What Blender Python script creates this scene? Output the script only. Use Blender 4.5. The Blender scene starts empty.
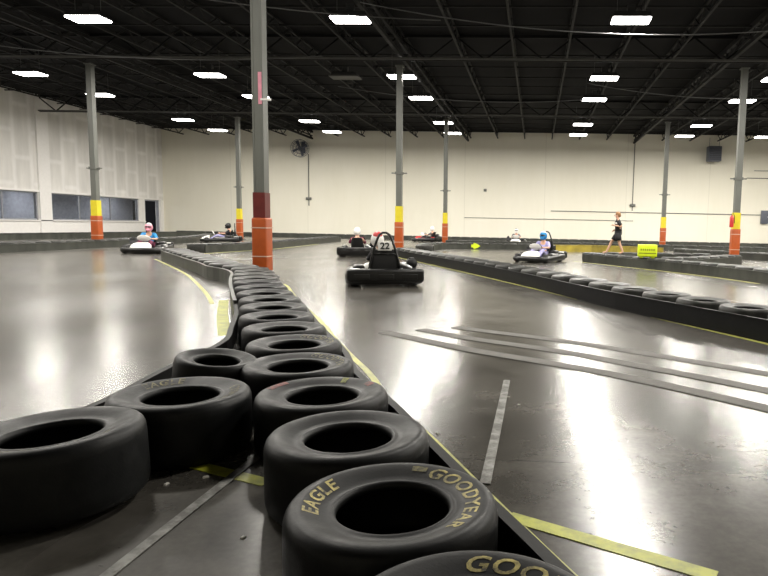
import bpy, math, random
from math import sin, cos, pi, radians, atan2, hypot
from mathutils import Vector, Matrix

# ------------------------------------------------------------------ camera, world, exposure
scene = bpy.context.scene
COL = scene.collection
random.seed(7)

cam_data = bpy.data.cameras.new('camera')
cam = bpy.data.objects.new('camera', cam_data)
COL.objects.link(cam)
cam_data.sensor_width = 36.0
cam_data.lens = 620.0 / 768.0 * 36.0
cam_data.shift_x = -116.0 / 768.0
cam_data.clip_end = 200
cam_data.clip_start = 0.05
PITCH = math.atan((288 - 225.4) / 620.0)
cam.matrix_world = (Matrix.Translation((0, 0, 1.17)) @ Matrix.Rotation(radians(3.2), 4, 'Z')
                    @ Matrix.Rotation(pi / 2 - PITCH, 4, 'X') @ Matrix.Rotation(radians(1.2), 4, 'Z'))
scene.camera = cam

world = bpy.data.worlds.new('world')
scene.world = world
world.use_nodes = True
world.node_tree.nodes['Background'].inputs[0].default_value = (0.5, 0.5, 0.55, 1)
world.node_tree.nodes['Background'].inputs[1].default_value = 0.02

scene.view_settings.view_transform = 'Standard'
scene.view_settings.look = 'None'
scene.view_settings.gamma = 1
scene.view_settings.use_curve_mapping = False
scene.view_settings.exposure = 0.14
LAMP_WATTS = 360
LAMP_COLOUR = (1.0, 0.955, 0.87)


# ------------------------------------------------------------------ materials
def nodes_of(name):
    m = bpy.data.materials.new(name)
    m.use_nodes = True
    nt = m.node_tree
    return m, nt, nt.nodes['Principled BSDF']


def add_noise(nt, scale, detail=4, rough=0.6, stretch=None, coord='Object'):
    tc = nt.nodes.new('ShaderNodeTexCoord')
    mp = nt.nodes.new('ShaderNodeMapping')
    if stretch: mp.inputs['Scale'].default_value = stretch
    n = nt.nodes.new('ShaderNodeTexNoise')
    n.inputs['Scale'].default_value = scale
    n.inputs['Detail'].default_value = detail
    n.inputs['Roughness'].default_value = rough
    nt.links.new(tc.outputs[coord], mp.inputs[0])
    nt.links.new(mp.outputs[0], n.inputs['Vector'])
    return n


def ramp(nt, src, stops):
    r = nt.nodes.new('ShaderNodeValToRGB')
    e = r.color_ramp.elements
    e[0].position, e[0].color = stops[0][0], (*stops[0][1], 1)
    e[1].position, e[1].color = stops[-1][0], (*stops[-1][1], 1)
    for p, c in stops[1:-1]:
        k = e.new(p); k.color = (*c, 1)
    nt.links.new(src, r.inputs[0])
    return r


def mat(name, col, rough=0.5, metal=0.0, var=0.15, scale=6.0, bump=0.0, bscale=40, coat=0.0, spec=0.5, stretch=None):
    m, nt, b = nodes_of(name)
    b.inputs['Roughness'].default_value = rough
    b.inputs['Metallic'].default_value = metal
    b.inputs['Specular IOR Level'].default_value = spec
    if coat: b.inputs['Coat Weight'].default_value = coat
    n = add_noise(nt, scale, stretch=stretch)
    lo = tuple(max(0, c * (1 - var)) for c in col)
    hi = tuple(min(1, c * (1 + var)) for c in col)
    r = ramp(nt, n.outputs[0], [(0.3, lo), (0.7, hi)])
    nt.links.new(r.outputs[0], b.inputs['Base Color'])
    if bump:
        n2 = add_noise(nt, bscale)
        bp = nt.nodes.new('ShaderNodeBump')
        bp.inputs['Strength'].default_value = bump
        bp.inputs['Distance'].default_value = 0.01
        nt.links.new(n2.outputs[0], bp.inputs['Height'])
        nt.links.new(bp.outputs[0], b.inputs['Normal'])
    return m


def math_node(nt, op, a, b=None):
    n = nt.nodes.new('ShaderNodeMath'); n.operation = op
    for i, v in enumerate((a, b)):
        if v is None: continue
        if isinstance(v, (int, float)): n.inputs[i].default_value = v
        else: nt.links.new(v, n.inputs[i])
    return n.outputs[0]


def mix_rgb(nt, fac, a, b, mode='MIX'):
    n = nt.nodes.new('ShaderNodeMix'); n.data_type = 'RGBA'; n.blend_type = mode
    if isinstance(fac, (int, float)): n.inputs[0].default_value = fac
    else: nt.links.new(fac, n.inputs[0])
    for i, v in ((6, a), (7, b)):
        if isinstance(v, tuple): n.inputs[i].default_value = (*v, 1)
        else: nt.links.new(v, n.inputs[i])
    return n.outputs[2]


def floor_material():
    m, nt, b = nodes_of('polished_concrete')
    big = add_noise(nt, 0.22, 6, 0.62)
    mid = add_noise(nt, 1.6, 8, 0.7)
    fine = add_noise(nt, 35, 3, 0.6)
    c1 = ramp(nt, big.outputs[0], [(0.32, (0.050, 0.046, 0.038)), (0.5, (0.088, 0.082, 0.072)), (0.68, (0.135, 0.128, 0.114))])
    c2 = ramp(nt, mid.outputs[0], [(0.34, (0.50, 0.49, 0.46)), (0.66, (1.3, 1.3, 1.3))])
    c3 = ramp(nt, fine.outputs[0], [(0.3, (0.85, 0.85, 0.85)), (0.7, (1.1, 1.1, 1.1))])
    c = mix_rgb(nt, 1.0, c1.outputs[0], c2.outputs[0], 'MULTIPLY')
    c = mix_rgb(nt, 1.0, c, c3.outputs[0], 'MULTIPLY')
    # saw-cut joints
    tc = nt.nodes.new('ShaderNodeTexCoord')
    sp = nt.nodes.new('ShaderNodeSeparateXYZ'); nt.links.new(tc.outputs['Object'], sp.inputs[0])
    wob = add_noise(nt, 1.2, 3)
    masks = []
    for ax, step, off, w in ((1, 4.13, 3.02, 0.006), (0, 4.13, 1.95, 0.006)):
        v = math_node(nt, 'ADD', sp.outputs[ax], math_node(nt, 'MULTIPLY', wob.outputs[0], 0.03))
        v = math_node(nt, 'SUBTRACT', v, off)
        v = math_node(nt, 'DIVIDE', v, step)
        v = math_node(nt, 'PINGPONG', v, 0.5)
        v = math_node(nt, 'LESS_THAN', v, w / step)
        masks.append(v)
    j = math_node(nt, 'MAXIMUM', masks[0], masks[1])
    c = mix_rgb(nt, math_node(nt, 'MULTIPLY', j, 0.7), c, (0.03, 0.028, 0.025))
    nt.links.new(c, b.inputs['Base Color'])
    rn = add_noise(nt, 0.5, 2, 0.5, stretch=(1.0, 0.35, 1))
    rr = ramp(nt, rn.outputs[0], [(0.3, (0.19, 0.19, 0.19)), (0.7, (0.28, 0.28, 0.28))])
    nt.links.new(rr.outputs[0], b.inputs['Roughness'])
    b.inputs['Specular IOR Level'].default_value = 0.58
    bn = add_noise(nt, 1.6, 2, 0.4)
    bp = nt.nodes.new('ShaderNodeBump')
    bp.inputs['Strength'].default_value = 0.10
    bp.inputs['Distance'].default_value = 0.01
    nt.links.new(bn.outputs[0], bp.inputs['Height'])
    nt.links.new(bp.outputs[0], b.inputs['Normal'])
    return m


def drywall_material():
    m, nt, b = nodes_of('taped_drywall')
    tc = nt.nodes.new('ShaderNodeTexCoord')
    mp = nt.nodes.new('ShaderNodeMapping')
    mp.inputs['Rotation'].default_value = (0, 0, 0)
    sp = nt.nodes.new('ShaderNodeSeparateXYZ'); nt.links.new(tc.outputs['Object'], sp.inputs[0])
    cb = nt.nodes.new('ShaderNodeCombineXYZ')
    nt.links.new(sp.outputs[2], cb.inputs[0]); nt.links.new(sp.outputs[1], cb.inputs[1])
    br = nt.nodes.new('ShaderNodeTexBrick')
    br.inputs['Scale'].default_value = 1.0
    br.inputs['Brick Width'].default_value = 3.0
    br.inputs['Row Height'].default_value = 1.22
    br.inputs['Mortar Size'].default_value = 0.22
    br.inputs['Mortar Smooth'].default_value = 0.9
    br.inputs['Color1'].default_value = (0.78, 0.76, 0.73, 1)
    br.inputs['Color2'].default_value = (0.85, 0.83, 0.80, 1)
    br.inputs['Mortar'].default_value = (0.92, 0.90, 0.88, 1)
    nt.links.new(cb.outputs[0], br.inputs['Vector'])
    n = add_noise(nt, 0.8, 4, stretch=(1, 2, 0.5))
    r = ramp(nt, n.outputs[0], [(0.3, (0.88, 0.88, 0.88)), (0.7, (1.06, 1.06, 1.06))])
    c = mix_rgb(nt, 1.0, br.outputs[0], r.outputs[0], 'MULTIPLY')
    nt.links.new(c, b.inputs['Base Color'])
    b.inputs['Roughness'].default_value = 0.8
    return m


def cream_wall_material():
    m, nt, b = nodes_of('cream_tilt_wall')
    tc = nt.nodes.new('ShaderNodeTexCoord')
    sp = nt.nodes.new('ShaderNodeSeparateXYZ'); nt.links.new(tc.outputs['Object'], sp.inputs[0])
    v = math_node(nt, 'PINGPONG', math_node(nt, 'DIVIDE', math_node(nt, 'SUBTRACT', sp.outputs[0], 0.6), 6.2), 0.5)
    j = math_node(nt, 'LESS_THAN', v, 0.0035)
    n = add_noise(nt, 0.25, 5, stretch=(1, 1, 0.4))
    c = ramp(nt, n.outputs[0], [(0.3, (0.84, 0.805, 0.68)), (0.7, (0.89, 0.86, 0.75))])
    n2 = add_noise(nt, 3, 4, stretch=(1, 1, 0.15))
    r2 = ramp(nt, n2.outputs[0], [(0.35, (0.985, 0.985, 0.98)), (0.65, (1.0, 1.0, 1.0))])
    cc = mix_rgb(nt, 1.0, c.outputs[0], r2.outputs[0], 'MULTIPLY')
    cc = mix_rgb(nt, math_node(nt, 'MULTIPLY', j, 0.18), cc, (0.3, 0.28, 0.22))
    nt.links.new(cc, b.inputs['Base Color'])
    b.inputs['Roughness'].default_value = 0.75
    return m


def rubber_material(name, dark, dust_sheen, rough, seed_scale=5):
    m, nt, b = nodes_of(name)
    b.inputs['Specular IOR Level'].default_value = 0.24
    n = add_noise(nt, seed_scale, 6, 0.65)
    oi = nt.nodes.new('ShaderNodeObjectInfo')
    c = ramp(nt, n.outputs[0], [(0.35, dark), (0.72, dust_sheen)])
    v = math_node(nt, 'MULTIPLY_ADD', oi.outputs['Random'], 0.5)
    v.node.inputs[2].default_value = 0.75
    cb = nt.nodes.new('ShaderNodeCombineXYZ')
    for i in range(3): nt.links.new(v, cb.inputs[i])
    cc = mix_rgb(nt, 1.0, c.outputs[0], cb.outputs[0], 'MULTIPLY')
    nt.links.new(cc, b.inputs['Base Color'])
    n2 = add_noise(nt, 9, 4)
    r = ramp(nt, n2.outputs[0], [(0.3, (rough - .08,) * 3), (0.7, (rough + .1,) * 3)])
    nt.links.new(r.outputs[0], b.inputs['Roughness'])
    n3 = add_noise(nt, 120, 3)
    bp = nt.nodes.new('ShaderNodeBump'); bp.inputs['Strength'].default_value = 0.15
    bp.inputs['Distance'].default_value = 0.004
    nt.links.new(n3.outputs[0], bp.inputs['Height']); nt.links.new(bp.outputs[0], b.inputs['Normal'])
    return m


def worn_material(name, col, base, lo, hi, scale, rough=0.6):
    """paint with worn patches showing the colour beneath"""
    m, nt, b = nodes_of(name)
    n = add_noise(nt, scale, 6, 0.7)
    r = ramp(nt, n.outputs[0], [(lo, base), (hi, col)])
    nt.links.new(r.outputs[0], b.inputs['Base Color'])
    b.inputs['Roughness'].default_value = rough
    return m


def glass_material():
    m, nt, b = nodes_of('window_glass')
    out = nt.nodes['Material Output']
    tr = nt.nodes.new('ShaderNodeBsdfTransparent'); tr.inputs[0].default_value = (0.85, 0.87, 0.9, 1)
    gl = nt.nodes.new('ShaderNodeBsdfGlossy'); gl.inputs['Roughness'].default_value = 0.04
    fr = nt.nodes.new('ShaderNodeLayerWeight'); fr.inputs[0].default_value = 0.12
    mx = nt.nodes.new('ShaderNodeMixShader')
    nt.links.new(fr.outputs[0], mx.inputs[0]); nt.links.new(tr.outputs[0], mx.inputs[1]); nt.links.new(gl.outputs[0], mx.inputs[2])
    nt.links.new(mx.outputs[0], out.inputs[0])
    return m


def emit_material(name, col, s):
    m, nt, b = nodes_of(name)
    b.inputs['Base Color'].default_value = (*col, 1)
    b.inputs['Emission Color'].default_value = (*col, 1)
    b.inputs['Emission Strength'].default_value = s
    return m


M = {}
M['floor'] = floor_material()
M['drywall'] = drywall_material()
M['cream'] = cream_wall_material()
M['white_trim'] = mat('white_painted_trim', (0.90, 0.88, 0.86), 0.6, var=0.03)
M['room'] = mat('office_wall', (0.5, 0.51, 0.56), 0.8)
M['frame'] = mat('window_frame_grey', (0.30, 0.31, 0.34), 0.5)
M['glass'] = glass_material()
M['deck'] = mat('black_roof_deck', (0.005, 0.005, 0.006), 0.9, var=0.3, scale=1.5, spec=0.2)
M['joist'] = mat('grey_painted_joist', (0.015, 0.015, 0.015), 0.7, var=0.3, scale=2, spec=0.3)
M['girder'] = mat('grey_girder_chord', (0.085, 0.085, 0.08), 0.6, var=0.2, scale=2)
M['web'] = mat('dark_girder_web', (0.006, 0.006, 0.007), 0.8, spec=0.2)
M['cable'] = mat('cable_grey', (0.10, 0.10, 0.10), 0.6)
M['post'] = mat('column_grey', (0.13, 0.135, 0.12), 0.45, var=0.12, scale=3, stretch=(1, 1, .3))
M['orange'] = mat('orange_guard', (0.40, 0.075, 0.010), 0.45, var=0.15, scale=4)
M['yellow'] = mat('yellow_paint', (0.70, 0.58, 0.02), 0.5, var=0.08)
M['dark_red'] = mat('dark_red_paint', (0.13, 0.015, 0.012), 0.5, var=0.2)
M['strap'] = mat('pale_strap', (0.62, 0.45, 0.36), 0.5)
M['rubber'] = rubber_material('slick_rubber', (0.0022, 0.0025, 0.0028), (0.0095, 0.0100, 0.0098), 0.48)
M['rubber_far'] = rubber_material('sheen_slick_rubber', (0.012, 0.0125, 0.011), (0.05, 0.05, 0.045), 0.42)  # dust patches, lightened to paint in the back wall's sheen on distant tyres
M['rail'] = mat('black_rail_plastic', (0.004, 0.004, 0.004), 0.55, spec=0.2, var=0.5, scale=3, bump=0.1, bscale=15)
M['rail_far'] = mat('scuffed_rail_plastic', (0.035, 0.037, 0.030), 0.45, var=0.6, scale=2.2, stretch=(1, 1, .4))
M['rail_yellow'] = mat('yellow_rail_plastic', (0.32, 0.25, 0.03), 0.5, var=0.35, scale=2)
M['letter'] = worn_material('worn_yellow_lettering', (0.62, 0.52, 0.17), (0.05, 0.045, 0.03), 0.36, 0.60, 22)
M['letter_faint'] = worn_material('faint_yellow_lettering', (0.24, 0.21, 0.07), (0.015, 0.015, 0.013), 0.42, 0.66, 22)
M['chalk_yellow'] = worn_material('yellow_chalk', (0.26, 0.27, 0.04), (0.02, 0.02, 0.01), 0.3, 0.55, 40)
M['chalk_red'] = worn_material('orange_red_chalk', (0.20, 0.035, 0.025), (0.02, 0.013, 0.012), 0.35, 0.6, 30)
M['tape'] = worn_material('yellow_floor_tape', (0.46, 0.48, 0.03), (0.16, 0.17, 0.03), 0.25, 0.6, 7, 0.45)
M['tape_line'] = worn_material('pale_yellow_floor_line', (0.50, 0.50, 0.10), (0.20, 0.20, 0.07), 0.3, 0.6, 5, 0.45)
M['stripe'] = worn_material('matte_grey_stripe', (0.13, 0.125, 0.112), (0.085, 0.08, 0.072), 0.3, 0.65, 3, 0.75)
M['white_line'] = worn_material('worn_white_line', (0.27, 0.27, 0.25), (0.085, 0.08, 0.07), 0.44, 0.60, 7, 0.6)
M['chip'] = mat('pale_chip', (0.65, 0.63, 0.58), 0.7)
M['black'] = mat('black_plastic', (0.004, 0.004, 0.004), 0.35, var=0.3)
M['black_matte'] = mat('black_matte', (0.004, 0.004, 0.004), 0.7, var=0.3)
M['steel'] = mat('bright_steel', (0.55, 0.55, 0.56), 0.3, metal=0.9)
M['dark_steel'] = mat('dark_steel', (0.06, 0.06, 0.065), 0.4, metal=0.5)
M['white'] = mat('white_plastic', (0.80, 0.79, 0.76), 0.35, var=0.04)
M['red'] = mat('red_plastic', (0.55, 0.03, 0.03), 0.4)
M['blue'] = mat('blue_cloth', (0.02, 0.22, 0.50), 0.8)
M['navy'] = mat('navy_plastic', (0.03, 0.04, 0.14), 0.4)
M['lilac'] = mat('lilac_cloth', (0.36, 0.34, 0.58), 0.8)
M['maroon'] = mat('maroon_cloth', (0.16, 0.02, 0.06), 0.8)
M['pink'] = mat('pink_plastic', (0.70, 0.28, 0.36), 0.4)
M['dark_cloth'] = mat('black_cloth', (0.012, 0.012, 0.014), 0.85)
M['grey_cloth'] = mat('grey_cloth', (0.18, 0.17, 0.17), 0.85)
M['skin'] = mat('skin', (0.62, 0.36, 0.25), 0.55, var=0.06)
M['hair'] = mat('light_brown_hair', (0.30, 0.16, 0.07), 0.6)
M['neon'] = mat('neon_yellow_panel', (0.68, 0.82, 0.02), 0.45, var=0.08)
M['ink'] = mat('dark_ink', (0.05, 0.06, 0.01), 0.6)
M['visor'] = mat('dark_visor', (0.01, 0.01, 0.012), 0.1)
M['lens'] = emit_material('lamp_lens', (1.0, 0.97, 0.92), 16)
M['housing'] = mat('lamp_housing', (0.04, 0.04, 0.04), 0.5)
M['fan_grey'] = mat('fan_grey', (0.10, 0.11, 0.14), 0.5)


# ------------------------------------------------------------------ mesh building
class MB:
    def __init__(self):
        self.v, self.f, self.s = [], [], []

    def add(self, verts, faces, smooth=False):
        n = len(self.v)
        self.v += [tuple(p) for p in verts]
        self.f += [tuple(i + n for i in f) for f in faces]
        self.s += [smooth] * len(faces)
        return self

    def box(self, c, size, rot=None, taper=1.0, bev=0.0):
        sx, sy, sz = (s / 2 for s in size)
        R = rot if rot is not None else Matrix.Identity(3)
        c = Vector(c)
        if bev <= 0:
            P = []
            for z, k in ((-sz, 1), (sz, taper)):
                for x, y in ((-sx, -sy), (sx, -sy), (sx, sy), (-sx, sy)):
                    P.append(c + R @ Vector((x * k, y * k, z)))
            self.add(P, [(3, 2, 1, 0), (4, 5, 6, 7), (0, 1, 5, 4), (1, 2, 6, 5), (2, 3, 7, 6), (3, 0, 4, 7)])
        else:
            b = min(bev, sx * .9, sy * .9, sz * .9)
            rings = []
            n = 3
            for zz, ins in ([(-sz, b)] + [(-sz + b - b * cos(pi / 2 * i / n), b - b * sin(pi / 2 * i / n)) for i in range(1, n + 1)]
                            + [(sz - b + b * sin(pi / 2 * i / n), b - b * cos(pi / 2 * i / n)) for i in range(0, n + 1)]):
                ring = []
                k = 1 + (taper - 1) * (zz + sz) / (2 * sz)
                for qx, qy, a0 in ((1, 1, 0), (-1, 1, pi / 2), (-1, -1, pi), (1, -1, 3 * pi / 2)):
                    for i in range(n + 1):
                        a = a0 + pi / 2 * i / n
                        rr = max(b - ins, 0.0)
                        x = qx * (sx - b) + rr * cos(a); y = qy * (sy - b) + rr * sin(a)
                        ring.append(c + R @ Vector((x * k, y * k, zz)))
                rings.append(ring)
            self.loft(rings, caps=True, smooth=True)
        return self

    def loft(self, rings, caps=False, smooth=True, closed=True):
        m = len(rings[0]); P = [p for r in rings for p in r]; F = []
        for i in range(len(rings) - 1):
            for j in range(m if closed else m - 1):
                k = (j + 1) % m
                F.append((i * m + j, i * m + k, (i + 1) * m + k, (i + 1) * m + j))
        if caps:
            F.append(tuple(reversed(range(m)))); F.append(tuple(range((len(rings) - 1) * m, len(rings) * m)))
        return self.add(P, F, smooth)

    def lathe(self, prof, n=32, M4=None, closed=False, a0=0.0, a1=2 * pi):
        T = M4 or Matrix.Identity(4)
        rings = [[T @ Vector((r * cos(2 * pi * j / n), r * sin(2 * pi * j / n), z)) for j in range(n)] for r, z in prof]
        if closed: rings.append(rings[0])
        return self.loft(rings, smooth=True)

    def tube(self, pts, r, n=8, closed=False, smooth=True, caps=True):
        pts = [Vector(p) for p in pts]
        rs = r if isinstance(r, (list, tuple)) else [r] * len(pts)
        rings = []; up = None; L = len(pts)
        for i, p in enumerate(pts):
            a = pts[(i - 1) % L] if (closed or i > 0) else p
            b = pts[(i + 1) % L] if (closed or i < L - 1) else p
            t = (b - a).normalized()
            if up is None:
                up = Vector((0, 0, 1)) if abs(t.z) < 0.9 else Vector((1, 0, 0))
            s = t.cross(up).normalized(); up = s.cross(t).normalized()
            rings.append([p + (s * cos(2 * pi * k / n) + up * sin(2 * pi * k / n)) * rs[i] for k in range(n)])
        if closed: rings.append(rings[0])
        return self.loft(rings, caps=caps and not closed, smooth=smooth)

    def bar(self, a, b, w, h=None):
        a, b = Vector(a), Vector(b); d = b - a; L = d.length
        q = d.to_track_quat('Y', 'Z').to_matrix()
        return self.box((a + b) / 2, (w, L, h or w), q)

    def strip(self, pts, off0, off1, z0, z1, side_pts=None):
        """wall or tape following a polyline on the floor between two sideways offsets and two heights"""
        A, B = offset(pts, off0), offset(pts, off1)
        rings = [[(a[0], a[1], z0), (b[0], b[1], z0), (b[0], b[1], z1), (a[0], a[1], z1)] for a, b in zip(A, B)]
        return self.loft(rings, caps=True, smooth=False)

    def cyl(self, a, b, r, n=16):
        return self.tube([a, b], r, n)

    def ellipsoid(self, c, r, n=16, m=10, rot=None):
        R = rot if rot is not None else Matrix.Identity(3)
        rings = []
        for i in range(m + 1):
            th = pi * i / m; s = max(sin(th), 1e-3)
            rings.append([Vector(c) + R @ Vector((r[0] * s * cos(2 * pi * j / n), r[1] * s * sin(2 * pi * j / n), -r[2] * cos(th))) for j in range(n)])
        return self.loft(rings, caps=True)

    def mesh(self, name, m):
        me = bpy.data.meshes.new(name)
        me.from_pydata(self.v, [], self.f)
        me.polygons.foreach_set('use_smooth', self.s)
        me.materials.append(M[m] if isinstance(m, str) else m)
        me.update()
        return me

    def build(self, name, m, parent=None, loc=None, rot=None):
        return link(name, self.mesh(name, m), parent, loc, rot)


def link(name, data, parent=None, loc=None, rot=None):
    o = bpy.data.objects.new(name, data)
    COL.objects.link(o)
    if parent: o.parent = parent
    if loc: o.location = loc
    if rot: o.rotation_euler = rot
    return o


def offset(pts, d):
    """points moved sideways; positive d is to the right of the direction of travel"""
    out = []
    for i, p in enumerate(pts):
        a = pts[max(i - 1, 0)]; b = pts[min(i + 1, len(pts) - 1)]
        tx, ty = b[0] - a[0], b[1] - a[1]; L = hypot(tx, ty) or 1
        out.append((p[0] + ty / L * d, p[1] - tx / L * d))
    return out


def smooth_path(pts, step=0.25):
    """Catmull-Rom through the points, resampled evenly"""
    P = [pts[0]] + list(pts) + [pts[-1]]
    fine = []
    for i in range(1, len(P) - 2):
        p0, p1, p2, p3 = P[i - 1], P[i], P[i + 1], P[i + 2]
        for k in range(20):
            t = k / 20
            fine.append(tuple(0.5 * (2 * p1[a] + (p2[a] - p0[a]) * t + (2 * p0[a] - 5 * p1[a] + 4 * p2[a] - p3[a]) * t * t
                                     + (3 * p1[a] - p0[a] - 3 * p2[a] + p3[a]) * t ** 3) for a in (0, 1)))
    fine.append(tuple(pts[-1]))
    return resample(fine, step)


def resample(fine, step):
    out = [fine[0]]; acc = 0
    for a, b in zip(fine, fine[1:]):
        L = hypot(b[0] - a[0], b[1] - a[1]); pos = 0
        while L > 0 and acc + (L - pos) >= step:
            pos += step - acc; acc = 0
            t = pos / L
            out.append((a[0] + (b[0] - a[0]) * t, a[1] + (b[1] - a[1]) * t))
        acc += L - pos
    return out


def tag(o, label=None, cat=None, group=None, kind=None):
    if label: o['label'] = label
    if cat: o['category'] = cat
    if group: o['group'] = group
    if kind: o['kind'] = kind
    return o


def empty(name, loc=(0, 0, 0), rz=0, **k):
    o = bpy.data.objects.new(name, None)
    COL.objects.link(o)
    o.location = loc; o.rotation_euler = (0, 0, rz); o.empty_display_size = 0.1
    return tag(o, **k)


def copy_tree(o, parent=None):
    c = o.copy(); COL.objects.link(c)
    c.parent = parent
    for ch in [x for x in bpy.data.objects if x.parent == o]:
        copy_tree(ch, c)
    return c


def structure(name, mb, m):
    return tag(mb.build(name, m), kind='structure')


ORD = ['first', 'second', 'third', 'fourth', 'fifth', 'sixth', 'seventh', 'eighth', 'ninth', 'tenth', 'eleventh', 'twelfth',
       'thirteenth', 'fourteenth', 'fifteenth', 'sixteenth', 'seventeenth', 'eighteenth', 'nineteenth', 'twentieth',
       'twenty-first', 'twenty-second', 'twenty-third', 'twenty-fourth', 'twenty-fifth', 'twenty-sixth', 'twenty-seventh',
       'twenty-eighth', 'twenty-ninth', 'thirtieth']

# ------------------------------------------------------------------ room shell
LX, RX, BY, NY, HZ = -29.75, 30.0, 48.3, -8.0, 8.3
structure('floor', MB().box(((LX + RX) / 2 - 2, (BY + NY) / 2, -0.1), (RX - LX + 6, BY - NY + 1, 0.2)), 'floor')
structure('wall_back', MB().box(((LX + RX) / 2, BY + 0.15, HZ / 2), (RX - LX, 0.3, HZ)), 'cream')
structure('wall_right', MB().box((RX + 0.15, (BY + NY) / 2, HZ / 2), (0.3, BY - NY, HZ)), 'cream')
structure('wall_front', MB().box(((LX + RX) / 2, NY - 0.15, HZ / 2), (RX - LX, 0.3, HZ)), 'cream')
structure('ceiling', MB().box(((LX + RX) / 2, (BY + NY) / 2, HZ + 0.1), (RX - LX + .6, BY - NY + .6, 0.2)), 'deck')

# left wall with two strips of windows and a doorway
WZ0, WZ1 = 0.92, 2.58
openings = [(24.0, 35.75, WZ0, WZ1), (36.7, 45.2, WZ0, WZ1), (45.9, 47.7, 0.0, WZ1)]
lw = MB()
def lwall(y0, y1, z0, z1, mb=lw, x=LX, t=0.3):
    mb.box((x - t / 2, (y0 + y1) / 2, (z0 + z1) / 2), (t, y1 - y0, z1 - z0))
lwall(NY, BY, WZ1, HZ)
structure('wall_left', lw, 'drywall')
lower = MB()
lwall(NY, 24.0, 0, WZ1, lower)
lwall(24.0, 45.9, 0, WZ0, lower); lwall(35.75, 36.7, WZ0, WZ1, lower); lwall(45.2, 45.9, WZ0, WZ1, lower); lwall(47.7, BY, 0, WZ1, lower)
structure('wall_left_lower', lower, 'white_trim')
structure('trim_1', MB().box((LX + 0.05, 36.22, 4.15), (0.1, 0.9, 8.3)), 'white_trim')
structure('trim_2', MB().box((LX + 0.04, 29.9, WZ1 + 0.06), (0.08, 11.7, 0.12)), 'white_trim')
structure('trim_3', MB().box((LX + 0.04, 42.3, WZ1 + 0.06), (0.08, 11.2, 0.12)), 'white_trim')
structure('trim_4', MB().box((LX + 0.05, 47.85, 1.32), (0.1, 0.2, 2.64)), 'white_trim')
structure('trim_5', MB().box((LX + 0.05, 35.0, WZ0 - 0.03), (0.1, 21.7, 0.06)), 'white_trim')
structure('wall_office', MB().box((LX - 3.2, 36, 2), (0.1, 29, 4)), 'room')
structure('ceiling_office', MB().box((LX - 1.75, 36, 2.95), (2.9, 29, 0.1)), 'room')
for n, (y0, y1, ms) in enumerate([(24.0, 35.75, (27.0, 30.2, 33.3)), (36.7, 45.2, (39.2, 42.2))], 1):
    w = empty('window_%d' % n, (LX - 0.12, (y0 + y1) / 2, WZ0)); tag(w, kind='structure')
    yc = (y0 + y1) / 2; H = WZ1 - WZ0
    f = MB()
    f.box((0, 0, 0.04), (0.1, y1 - y0, 0.08)); f.box((0, 0, H - 0.04), (0.1, y1 - y0, 0.08))
    f.box((0, y0 - yc + 0.04, H / 2), (0.1, 0.08, H)); f.box((0, y1 - yc - 0.04, H / 2), (0.1, 0.08, H))
    for q in ms: f.box((0, q - yc, H / 2), (0.08, 0.08, H))
    f.build('window_frame', 'frame', w)
    MB().box((-0.02, 0, H / 2), (0.012, y1 - y0 - 0.1, H - 0.1)).build('pane', 'glass', w)
d = empty('door_1', (LX - 0.12, 46.8, 0)); tag(d, kind='structure')
fr = MB(); fr.box((0, -0.86, 1.29), (0.2, 0.09, 2.58)); fr.box((0, 0.86, 1.29), (0.2, 0.09, 2.58)); fr.box((0, 0, 2.53), (0.2, 1.7, 0.09))
fr.build('door_frame', 'frame', d)
MB().box((-0.45, -0.80, 1.24), (0.9, 0.05, 2.45)).build('door_leaf', 'black_matte', d)
MB().tube([(-0.8, -0.775, 1.0), (-0.8, -0.72, 1.0), (-0.68, -0.72, 1.0)], 0.012).build('handle', 'steel', d)
for y, lb in ((30.5, 'small added fill lamp behind the nearer window strip'), (38.0, 'small added fill lamp behind the farther window strip'), (45.8, 'small added fill lamp behind the doorway in the left wall')):
    o = empty('added_office_lamp', (LX - 1.7, y, 2.86), label=lb, cat='ceiling lamp')  # lamps added inside the office to brighten the dark windows and doorway
    MB().box((0, 0, 0), (.5, 1.0, .05), bev=.01).build('lens', 'lens', o)
    ld = bpy.data.lights.new('added_office_light', 'AREA'); ld.shape = 'RECTANGLE'; ld.size = .45; ld.size_y = .9; ld.energy = 15; ld.color = (.85, .9, 1)
    link('added_office_light', ld, o, (0, 0, -.03))
# partition lines seen through the windows
structure('wall_office_partition', MB().box((LX - 1.75, 33.2, 1.5), (2.8, 0.12, 3.0)), 'white_trim')

# ------------------------------------------------------------------ roof steel
COLX = [-17.6, -5.4, 7.2, 19.6]
ROWY = [0.0, 12.25, 24.1, 36.1]
def truss_mesh(name, L, depth, chord, pitch, m, mc=None):
    t = MB()
    t.box((0, 0, depth / 2), (L, chord, chord)); t.box((0, 0, -depth / 2), (L, chord, chord))
    n = int(L / pitch)
    for i in range(n):
        x0 = -L / 2 + i * L / n; x1 = x0 + L / n
        s = 1 if i % 2 else -1
        t.bar((x0, 0, -s * depth / 2), (x1, 0, s * depth / 2), chord * 0.55)
    return t.mesh(name, m)
jm = truss_mesh('roof_joist', BY - NY, 0.42, 0.075, 0.62, 'joist')
x = COLX[0] - 2.07 * 5
while x < 28:
    o = link('roof_joist', jm, None, (x, (BY + NY) / 2, 8.02), (0, 0, pi / 2)); tag(o, kind='structure')
    x += 2.07
gm = truss_mesh('roof_girder', RX - LX, 0.85, 0.10, 1.1, 'web')
for y in ROWY:
    o = link('roof_girder', gm, None, ((LX + RX) / 2, y, 7.80), None); tag(o, kind='structure')
    o = structure('girder_chord', MB().box(((LX + RX) / 2, y - 0.12, 7.38), (RX - LX, 0.07, 0.07)), 'girder')
cm = truss_mesh('column_line_girder', BY - NY, 0.5, 0.13, 1.3, 'joist')
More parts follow.
